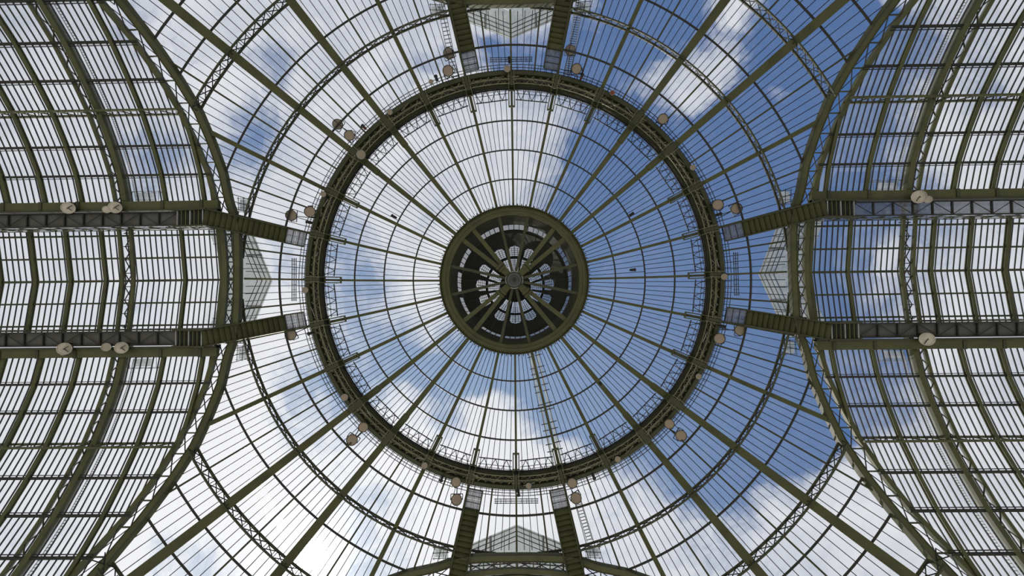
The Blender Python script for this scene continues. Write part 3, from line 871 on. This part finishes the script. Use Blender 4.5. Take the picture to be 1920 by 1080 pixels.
    for y in names:
        n0, n1 = (half[0][0], half[1][0]) if fl > 0 else (half[1][0], half[0][0])
        lab = 'ridge beam' if y == 0 else ('outer eave rail on the %s edge' if abs(y) > .1 else 'mid-slope rail on the %s side') % (n0 if y < 0 else n1)
        m = MB(); m.quad_box(rot((1.05, y, zmon(y) - .008), a), rot((xmax, y, zmon(y) - .008), a), .0085 if y == 0 else .0065, .007)
        obj('ridge_purlin', m, GREEN_D, label='dark %s of the raised roof, %s' % (lab, S_), category='purlin', group='ridge purlins')
    if not deep: return
    # big nave arch with thin second chord and lattice between, flat truss under the ridge
    t = thing('nave_arch', rot((ARX, 0, 1.66), a), 'massive green arch with lattice edge crossing the %s outside the crossing arch' % S_, 'arch', 'nave arches')
    def za(y): return float(np.interp(abs(y), [0, .26] + NY[1:], [1.697, 1.668] + NZ[1:]))
    for nm, x, wv, dp, lo in (('main_girder', ARX, .0180, .024, .235), ('outer_chord', ARC, .0115, .010, .235)):
        for sg in (-1, 1):
            yy = list(np.linspace(lo, 1.0, 44)); pts = [rot((x, sg*y, za(y) - dp*.6), a) for y in yy]
            m = MB(); m.sweep(pts, rect(wv, dp), (0, 0, 1)); obj(nm, m, GREEN, t)
        m = MB(); m.sweep([rot((x, y, za(y) - .012), a) for y in np.linspace(-.236, .236, 12)], rect(.0110, .008), (0, 0, 1)); obj('tie_chord', m, GREEN, t)
    nb = 52
    for sg in (-1, 1):
        for i in range(26):
            y0, y1 = .25 + .75*i/26, .25 + .75*(i+1)/26
            A, B = (ARX + .010, sg*y0, za(y0) - .008), (ARC - .006, sg*y1, za(y1) - .008)
            if i % 2: A, B = (ARC - .006, sg*y0, za(y0) - .008), (ARX + .010, sg*y1, za(y1) - .008)
            mkbar('brace', A, B, .0030, .0030, GREEN_D, t, a)
    for i in range(9):
        y0, y1 = -.225 + .45*i/9, -.225 + .45*(i+1)/9
        m = MB(); z0 = 1.69
        m.quad_box(rot((ARX + .007, y0, z0), a), rot((ARC - .007, y1, z0), a), .0026, .0026); m.quad_box(rot((ARC - .007, y0, z0), a), rot((ARX + .007, y1, z0), a), .0026, .0026)
        obj('cross_brace', m, IRON, t); mkbar('batten', (ARX, y0, z0), (ARC, y0, z0), .003, .003, IRON, t, a)
    # ladders laid on the glass next to the arch, and small cages
    for hn, sg0 in half:
        sg = sg0*fl
        t = thing('roof_ladder', rot((1.375, sg*.6, 1.56), a), 'long pale ladder lying on the glass beside the nave arch, %s slope of %s' % (hn, S_), 'ladder', 'ladders beside the nave arches')
        yy = np.linspace(.29, .97, 30)
        for x in (1.379, 1.389):
            m = MB(); m.sweep([rot((x, sg*y, zn(y) + .010), a) for y in yy], rect(.0014, .003), (0, 0, 1)); obj('stile', m, STEEL, t)
        m = MB()
        for y in np.linspace(.295, .965, 110): m.quad_box(rot((1.379, sg*y, zn(y) + .012), a), rot((1.389, sg*y, zn(y) + .012), a), .0016, .0016)
        obj('rungs', m, STEEL, t, kind='stuff')
        t = thing('roof_cage', rot((1.36, sg*.31, 1.68), a), 'small railed maintenance cage above the glass near the %s gutter beam, %s' % (hn, S_), 'cage', 'maintenance cages on the roof')
        for zz in (1.665, 1.690):
            for (p, q) in (((1.305, .285), (1.405, .285)), ((1.305, .325), (1.405, .325)), ((1.305, .285), (1.305, .325)), ((1.405, .285), (1.405, .325))):
                mkbar('rail', (p[0], sg*p[1], zz), (q[0], sg*q[1], zz), .0016, .0016, IRON, t, a)
        for x in (1.305, 1.338, 1.372, 1.405):
            for y in (.285, .325): mkbar('post', (x, sg*y, 1.66), (x, sg*y, 1.69), .0018, .0018, IRON, t, a)
        m = MB(); m.slab([rot(p, a) for p in ((1.325, sg*.290, 1.672), (1.395, sg*.290, 1.672), (1.395, sg*.318, 1.672), (1.325, sg*.318, 1.672))], .001); obj('panel', m, FROST, t)

nave('left', pi, 2.051)
nave('right', 0.0, 2.051)
nave('bottom', pi/2, 1.262, False)
nave('top', 3*pi/2, 1.262, False)

# ------------------------------------------------------------------ stairways down from the gallery
for side, a in SIDES:
    for sg in (-1, 1):
        if side in ('left', 'right'):
            hn = 'upper' if (sg < 0) == (side == 'right') else 'lower'
        else:
            hn = 'left' if (sg > 0) == (side == 'bottom') else 'right'
        L0 = np.array([.874, .168*sg, 1.742]); L1 = np.array([1.082, .213*sg, 1.588])
        d = L1 - L0; pd = np.array([-d[1], d[0], 0]); pd /= np.linalg.norm(pd); hwid = .0285
        t = thing('stairway', rot(tuple((L0 + L1)/2), a), 'boxed green stairway with ridged underside, %s one of the pair on the %s side' % (hn, side), 'stairway', 'stairways from the gallery')
        nst = 15
        for i in range(nst):
            p = L0 + d*(i/nst); q = L0 + d*((i+.92)/nst)
            tilt = np.array([0, 0, .009])
            m = MB(); m.slab([rot(tuple(v), a) for v in (p - pd*hwid + tilt, q - pd*hwid - tilt*.6, q + pd*hwid - tilt*.6, p + pd*hwid + tilt)], .004)
            obj('step', m, GREEN, t)
        for s2 in (-1, 1):
            m = MB(); m.quad_box(rot(tuple(L0 + pd*hwid*s2 + np.array([0, 0, .002])), a), rot(tuple(L1 + pd*hwid*s2 + np.array([0, 0, .002])), a), .0045, .020); obj('stringer', m, GREEN_D, t)
        m = MB(); m.slab([rot(tuple(v), a) for v in (L0 - pd*hwid + (0, 0, .012), L1 - pd*hwid + (0, 0, .012), L1 + pd*hwid + (0, 0, .012), L0 + pd*hwid + (0, 0, .012))], .003); obj('soffit', m, GREEN_D, t)
        # dark box landing between the stair foot and the catwalk
        t = thing('foot_landing', rot((1.14, .213*sg, 1.60), a), 'dark slatted landing at the foot of the %s stairway on the %s side' % (hn, side), 'landing', 'landings at the stair feet')
        m = MB(); m.slab([rot(p, a) for p in ((1.082, .186*sg, 1.600), (1.20, .186*sg, 1.618), (1.20, .240*sg, 1.618), (1.082, .240*sg, 1.600))], .004); obj('deck', m, IRON, t)
        for yy in (.184, .242): mkbar('edge_beam', (1.078, sg*yy, 1.594), (1.205, sg*yy, 1.612), .006, .012, GREEN_D, t, a)
        for i in range(7): mkbar('slat', (1.09 + i*.017, sg*.188, 1.594 + i*.0026), (1.09 + i*.017, sg*.238, 1.594 + i*.0026), .0035, .005, GREEN if i % 3 else STEEL, t, a)
        # landing between stair head and gallery
        t = thing('landing', rot((.85, .163*sg, 1.79), a), 'small grated landing between the gallery and the %s stairway on the %s side' % (hn, side), 'landing', 'landings at the stair heads')
        G0 = np.array([.822, .157*sg, 1.795]); G1 = np.array([.873, .167*sg, 1.744]); dd = G1 - G0
        for i in range(2):
            for s2 in (-1, 1):
                p = G0 + dd*(i/2); q = G0 + dd*((i+.96)/2)
                m = MB(); m.slab([rot(tuple(v), a) for v in (p, q, q + pd*hwid*.95*s2, p + pd*hwid*.95*s2)], .0012); obj('grating_panel', m, GRATE, t)
        for s2 in (-1, 1):
            m = MB(); m.quad_box(rot(tuple(G0 + pd*hwid*s2), a), rot(tuple(G1 + pd*hwid*s2), a), .005, .012); obj('edge_beam', m, GREEN_D, t)
        for f in (0, .33, .66, 1):
            g = G0 + dd*f
            m = MB(); m.quad_box(rot(tuple(g - pd*hwid), a), rot(tuple(g + pd*hwid), a), .0016, .003); obj('crossbar', m, IRON, t)

# ------------------------------------------------------------------ gabled roof ends standing outside the glass
for side, a in SIDES:
    t = thing('gable_roof', rot((1.05, 0, 1.85), a), 'pale frosted gabled roof end standing outside the glass on the %s side' % side, 'roof', 'gabled roof ends')
    A = np.array([.985, 0, 1.86])
    def GR(u, v):      # u along nave from the apex, v across 0..1
        return A + np.array([u, 0, 0]) + v*np.array([.085, .25, -.035])
    for sg in (-1, 1):
        m_ = lambda p: rot((p[0], p[1]*sg, p[2]), a)
        for i in range(5):
            for j in range(3):
                v0, v1 = i/5, (i+.97)/5
                # columns run parallel with the nave, cut by the raking eave
                x0, x1 = .0 + j*.06, .0 + (j + .97)*.06
                poly = [m_(GR(x0, v0)), m_(GR(x1, v0)), m_(GR(x1, v1)), m_(GR(x0, v1))]
                m = MB(); m.slab(poly, .0008); obj('pane', m, FROST, t)
        for i in range(1, 6):
            v = i/5; m = MB(); m.quad_box(m_(GR(0, v) - (0, 0, .002)), m_(GR(.18, v) - (0, 0, .002)), .0026, .003); obj('bar', m, IRON, t)
        for j in range(4):
            m = MB(); m.quad_box(m_(GR(.006 + j*.018, 0) - (0, 0, .003)), m_(GR(.006 + j*.018, 1) - (0, 0, .003)), .0040 if j == 0 else .0020, .004); obj('eave_rail' if j == 0 else 'rail', m, STEEL if j == 0 else IRON, t)
        m = MB(); m.quad_box(m_(GR(0, .42) - (0, 0, .004)), m_(GR(.06, .42) - (0, 0, .004)), .0050, .006); obj('post', m, GREEN_D, t)

# ------------------------------------------------------------------ upright service ladders and side platforms near the stairs
def ladder(name, p, q, width, nr, lab, mat=STEEL):
    p = np.array(p, float); q = np.array(q, float); d = q - p; s = np.array([-d[1], d[0], 0]); s /= np.linalg.norm(s)
    t = thing(name, tuple((p+q)/2), lab, 'ladder', 'service ladders')
    for k in (-1, 1):
        m = MB(); m.quad_box(p + s*width/2*k, q + s*width/2*k, .0026, .004); obj('stile', m, mat, t)
    for i in range(nr):
        c = p + d*(i+.5)/nr
        m = MB(); m.quad_box(c - s*width/2, c + s*width/2, .0022, .0022); obj('rung', m, IRON, t)
ladder('service_ladder', (-.262, -1.03, 1.70), (-.226, -.80, 1.84), .026, 20, 'pale service ladder left of the left stairway at the top of the photo')
ladder('service_ladder', (.262, -1.03, 1.70), (.226, -.80, 1.84), .026, 34, 'pale close-runged ladder right of the right stairway at the top of the photo')
ladder('service_ladder', (.270, .985, 1.73), (.236, .865, 1.80), .020, 13, 'pale service ladder right of the right stairway at the bottom of the photo')
# track of paired rungs on the outside of the glass from lantern to gallery
t = thing('roof_track', (.13, .55, 2.0), 'pale track with dark paired rungs outside the glass below the lantern', 'ladder')
for dx in (-.028, .0, .028):
    m = MB(); m.sweep([(.082 + dx*.6 + f*.088, .325 + f*.445, zd(math.hypot(.08 + f*.09, .325 + f*.445)) + .012) for f in np.linspace(0, 1, 12)], rect(.010 if dx else .004, .002), (0, 0, 1))
    obj('runner', m, FROST if dx else STEEL, t)
for i in range(12):
    f = (i + .5)/12 + (.018 if i % 2 else -.01)
    x, y = .082 + f*.088, .325 + f*.445; z = zd(math.hypot(x, y)) + .014
    m = MB(); m.quad_box((x - .030, y + .006, z), (x - .004, y + .001, z), .0035, .003); m.quad_box((x + .004, y - .003, z), (x + .034, y - .010, z), .0035, .003); obj('rung', m, IRON, t)

for side, a in SIDES:
    for sg in (-1, 1):
        if side in ('left', 'right'): hn = 'upper' if (sg < 0) == (side == 'right') else 'lower'
        else: hn = 'left' if (sg > 0) == (side == 'bottom') else 'right'
        t = thing('side_platform', rot((1.01, .275*sg, 1.70), a), 'little railed platform outside the %s stairway on the %s side' % (hn, side), 'platform', 'railed platforms by the stairs')
        for x in (.985, 1.005, 1.025): mkbar('rail', (x, sg*.245, 1.695), (x, sg*.305, 1.69), .0018, .0018, IRON, t, a)
        for y in (.25, .265, .28, .30): mkbar('rail', (.98, sg*y, 1.695), (1.03, sg*y, 1.69), .0016, .0016, IRON, t, a)
        m = MB(); m.slab([rot(p, a) for p in ((.985, sg*.255, 1.70), (1.025, sg*.255, 1.70), (1.025, sg*.298, 1.70), (.985, sg*.298, 1.70))], .001); obj('panel', m, FROST, t)

# ------------------------------------------------------------------ floodlights
def flood(px, py, rpx, z, name, lab, grp, toward, lensmat=LENS, body=BLACK):
    d = ray(px, py); c = np.array([.01639, .10312, 0]) + d*z
    R_ = rpx/861.0*z
    t = thing(name, tuple(c), lab, 'lamp', grp)
    ax = np.array([-d[0]*.6, -d[1]*.6, -1.0]); ax /= np.linalg.norm(ax)
    m = MB(); m.lathe([(R_*.35, -R_*1.1), (R_*.55, -R_*.9), (R_*.98, -R_*.25), (R_*1.04, 0), (R_*1.04, R_*.12), (R_*.93, R_*.12), (R_*.93, 0)], c, ax, 28, False)
    m.lathe([(R_*.001, -R_*1.12), (R_*.36, -R_*1.1)], c, ax, 28, False)
    obj('housing', m, body, t)
    m = MB(); m.lathe([(.0001, R_*.10), (R_*.55, R_*.07), (R_*.95, R_*.02), (R_*.95, -R_*.03), (.0001, -R_*.03)], c, ax, 28, False); obj('lens', m, lensmat, t)
    # yoke and arm back to the steelwork
    to = np.array(toward, float) - c; to /= np.linalg.norm(to)
    s = np.cross(ax, to); s /= np.linalg.norm(s)
    m = MB(); pts = [c + s*R_*1.1, c + s*R_*1.1 + to*R_*.9 - ax*R_*.6, c - s*R_*1.1 + to*R_*.9 - ax*R_*.6, c - s*R_*1.1]
    for i in range(3): m.quad_box(pts[i], pts[i+1], R_*.12, R_*.12)
    obj('yoke', m, BLACK, t)
    e = c + to*R_*.9 - ax*R_*.6
    m = MB(); m.quad_box(e, np.array(toward, float), R_*.16, R_*.16); obj('mounting_arm', m, BLACK, t)
    return t, c
FL = [(841, 100, 10, 'large round floodlight over the ladder, upper of the pair at the top left'), (840, 133, 10, 'large round floodlight, lower of the pair at the top left beside the gallery'),
      (1069, 94, 9.5, 'large round floodlight, upper of the pair right of the top stairs'), (1081, 129, 9.5, 'large round floodlight, lower of the pair right of the top stairs'),
      (633, 233, 9.5, 'round floodlight farther out of the pair by the upper left heavy rib'), (655, 254, 9.5, 'round floodlight nearer the gallery of the pair by the upper left heavy rib'),
      (1243, 223, 9.5, 'single round floodlight outside the gallery at the upper right'),
      (546, 404, 10, 'round floodlight farther out of the pair above the upper left stairway'), (581, 397, 10, 'round floodlight next to the gallery above the upper left stairway'),
      (545, 628, 10, 'single round floodlight just below the lower left stairway'),
      (1346, 384, 10, 'round floodlight next to the gallery above the upper right stairway'), (1381, 391, 10, 'round floodlight farther out of the pair above the upper right stairway'),
      (1388, 619, 10, 'round floodlight just below the lower right stairway, farther out'), (1349, 635, 10, 'round floodlight below the lower right stairway next to the gallery'),
      (681, 801, 9, 'round floodlight nearer the gallery of the pair at the lower left'), (660, 825, 10, 'round floodlight farther out of the pair at the lower left'),
      (855, 904, 9, 'round floodlight tucked under the gallery left of the bottom stairs'), (856, 937, 10, 'round floodlight beside the head of the bottom left stairway'),
      (1073, 906, 9, 'round floodlight tucked under the gallery right of the bottom stairs'), (1080, 934, 10, 'round floodlight beside the head of the bottom right stairway'),
      (1255, 795, 9, 'round floodlight nearer the gallery of the pair at the lower right'), (1277, 817, 10, 'round floodlight farther out of the pair at the lower right')]
for (px, py, r, lab) in FL:
    z = 1.775; d = ray(px, py); c = np.array([.01639, .10312, 0]) + d*z; an = math.atan2(c[1], c[0])
    flood(px, py, r, z, 'floodlight', lab, 'large floodlights round the gallery', (.824*math.cos(an + .02), .824*math.sin(an + .02), 1.81))
SM = [(951, 129, 6, 'top of the gallery left of the axis rib'), (1148, 174, 4.5, 'upper right of the gallery near one o clock'), (731, 210, 5, 'upper left of the gallery'), (677, 290, 8, 'upper left heavy rib crossing, under the gallery'),
      (808, 153, 4, 'gallery edge left of the top stairs'), (1299, 314, 5, 'right part of the gallery near two o clock'), (1310, 706, 5, 'right part of the gallery near four o clock'), (796, 873, 5.5, 'lower left part of the gallery'),
      (1158, 861, 5, 'lower right part of the gallery'), (991, 911, 5, 'bottom of the gallery right of the axis rib'), (606, 364, 5, 'left part of the gallery above the stairs'), (646, 745, 6, 'lower left of the gallery near eight o clock'),
      (1358, 519, 5.5, 'right end of the gallery on the axis rib'), (572, 544, 5.5, 'left end of the gallery just under the axis rib')]
for (px, py, r, lab) in SM:
    z = 1.785; d = ray(px, py); c = np.array([.01639, .10312, 0]) + d*z; an = math.atan2(c[1], c[0])
    flood(px, py, r, z, 'small_lamp', 'small round lamp at the ' + lab, 'small lamps round the gallery', (.815*math.cos(an + .015), .815*math.sin(an + .015), 1.81), LENS if px != 1148 else RED, STEEL)
# black / red spot projectors clamped on the handrail
SP = [(818, 146, 'near the top left floodlights'), (955, 112, 'at the top on the axis rib'), (1091, 143, 'near the top right floodlights'), (682, 238, 'at the upper left between the heavy ribs'), (579, 417, 'at the left above the upper stairs'),
      (582, 625, 'at the left below the lower stairs'), (1348, 402, 'at the right above the upper stairs'), (1355, 612, 'at the right below the lower stairs'), (972, 925, 'at the bottom on the axis rib'), (828, 898, 'at the bottom left'), (1113, 894, 'at the bottom right'),
      (738, 406, 'on the slender rib inside the dome at the left'), (1187, 506, 'hanging alone inside the dome right of the lantern'), (1128, 722, 'on a rib inside the dome at the lower right'), (1184, 402, 'on a rib inside the dome at the upper right')]
for (px, py, lab) in SP:
    d = ray(px, py); c = np.array([.01639, .10312, 0]) + d*1.79; r_ = math.hypot(c[0], c[1])
    if r_ < .75: c = np.array([.01639, .10312, 0]) + d*(zd(r_) - .03)
    o_ = c[:2]/max(r_, .01)
    t = thing('spot_projector', tuple(c), 'small black spot projector ' + lab, 'projector', 'spot projectors')
    ax = np.array([o_[0]*.8, o_[1]*.8, .35])
    m = MB(); m.lathe([(.001, -.010), (.0055, -.010), (.006, .004), (.008, .010), (.001, .010)], c, ax, 14, False); obj('barrel', m, BLACK, t)
    m = MB(); m.lathe([(.001, -.016), (.0045, -.016), (.0045, -.010), (.001, -.010)], c, ax, 12, False); obj('rear_housing', m, RED if (px, py) in ((1091, 143), (682, 238)) else BLACK, t)
    m = MB(); m.quad_box(c, c + np.array([0, 0, .030]), .0028, .0028); obj('clamp', m, BLACK, t)
# lamps along the gutter beams of the naves
NL = [(128, 390, 10.5, 'big cream domed lamp farthest left on the upper left beam', 1), (216, 389, 10.5, 'big cream domed lamp at the nave arch on the upper left beam', 1), (200, 393, 6.5, 'small cream lamp beside the big one on the upper left beam', 0),
      (121, 654, 11, 'big cream domed lamp farthest left on the lower left beam', 1), (228, 652, 10.5, 'big cream domed lamp at the nave arch on the lower left beam', 1), (199, 651, 7.5, 'small cream lamp between the two big ones on the lower left beam', 0),
      (1723, 369, 11.5, 'big cream domed lamp on the upper right beam', 1), (1740, 374, 6.5, 'small cream lamp beside the big one on the upper right beam', 0), (1738, 636, 11.5, 'big cream domed lamp on the lower right beam', 1)]
for (px, py, r, lab, big) in NL:
    z = 1.60
    d = ray(px, py); c = np.array([.01639, .10312, 0]) + d*z
    t, c = flood(px, py, r, z, 'beam_lamp' if big else 'small_beam_lamp', lab, 'lamps on the gutter beams', (c[0], math.copysign(.255, c[1]), 1.63), CREAM, CREAM)
    if big:
        R_ = r/861*z
        for ang in (.6, -.5, 2.2):
            v = np.array([math.cos(ang), math.sin(ang), 0])*R_*.9
            m = MB(); m.quad_box(c + (0, 0, -R_*.14), c + v + (0, 0, -R_*.10), R_*.10, R_*.08); obj('cage_bar', m, BLACK, t)
print('objects', len(bpy.data.objects))
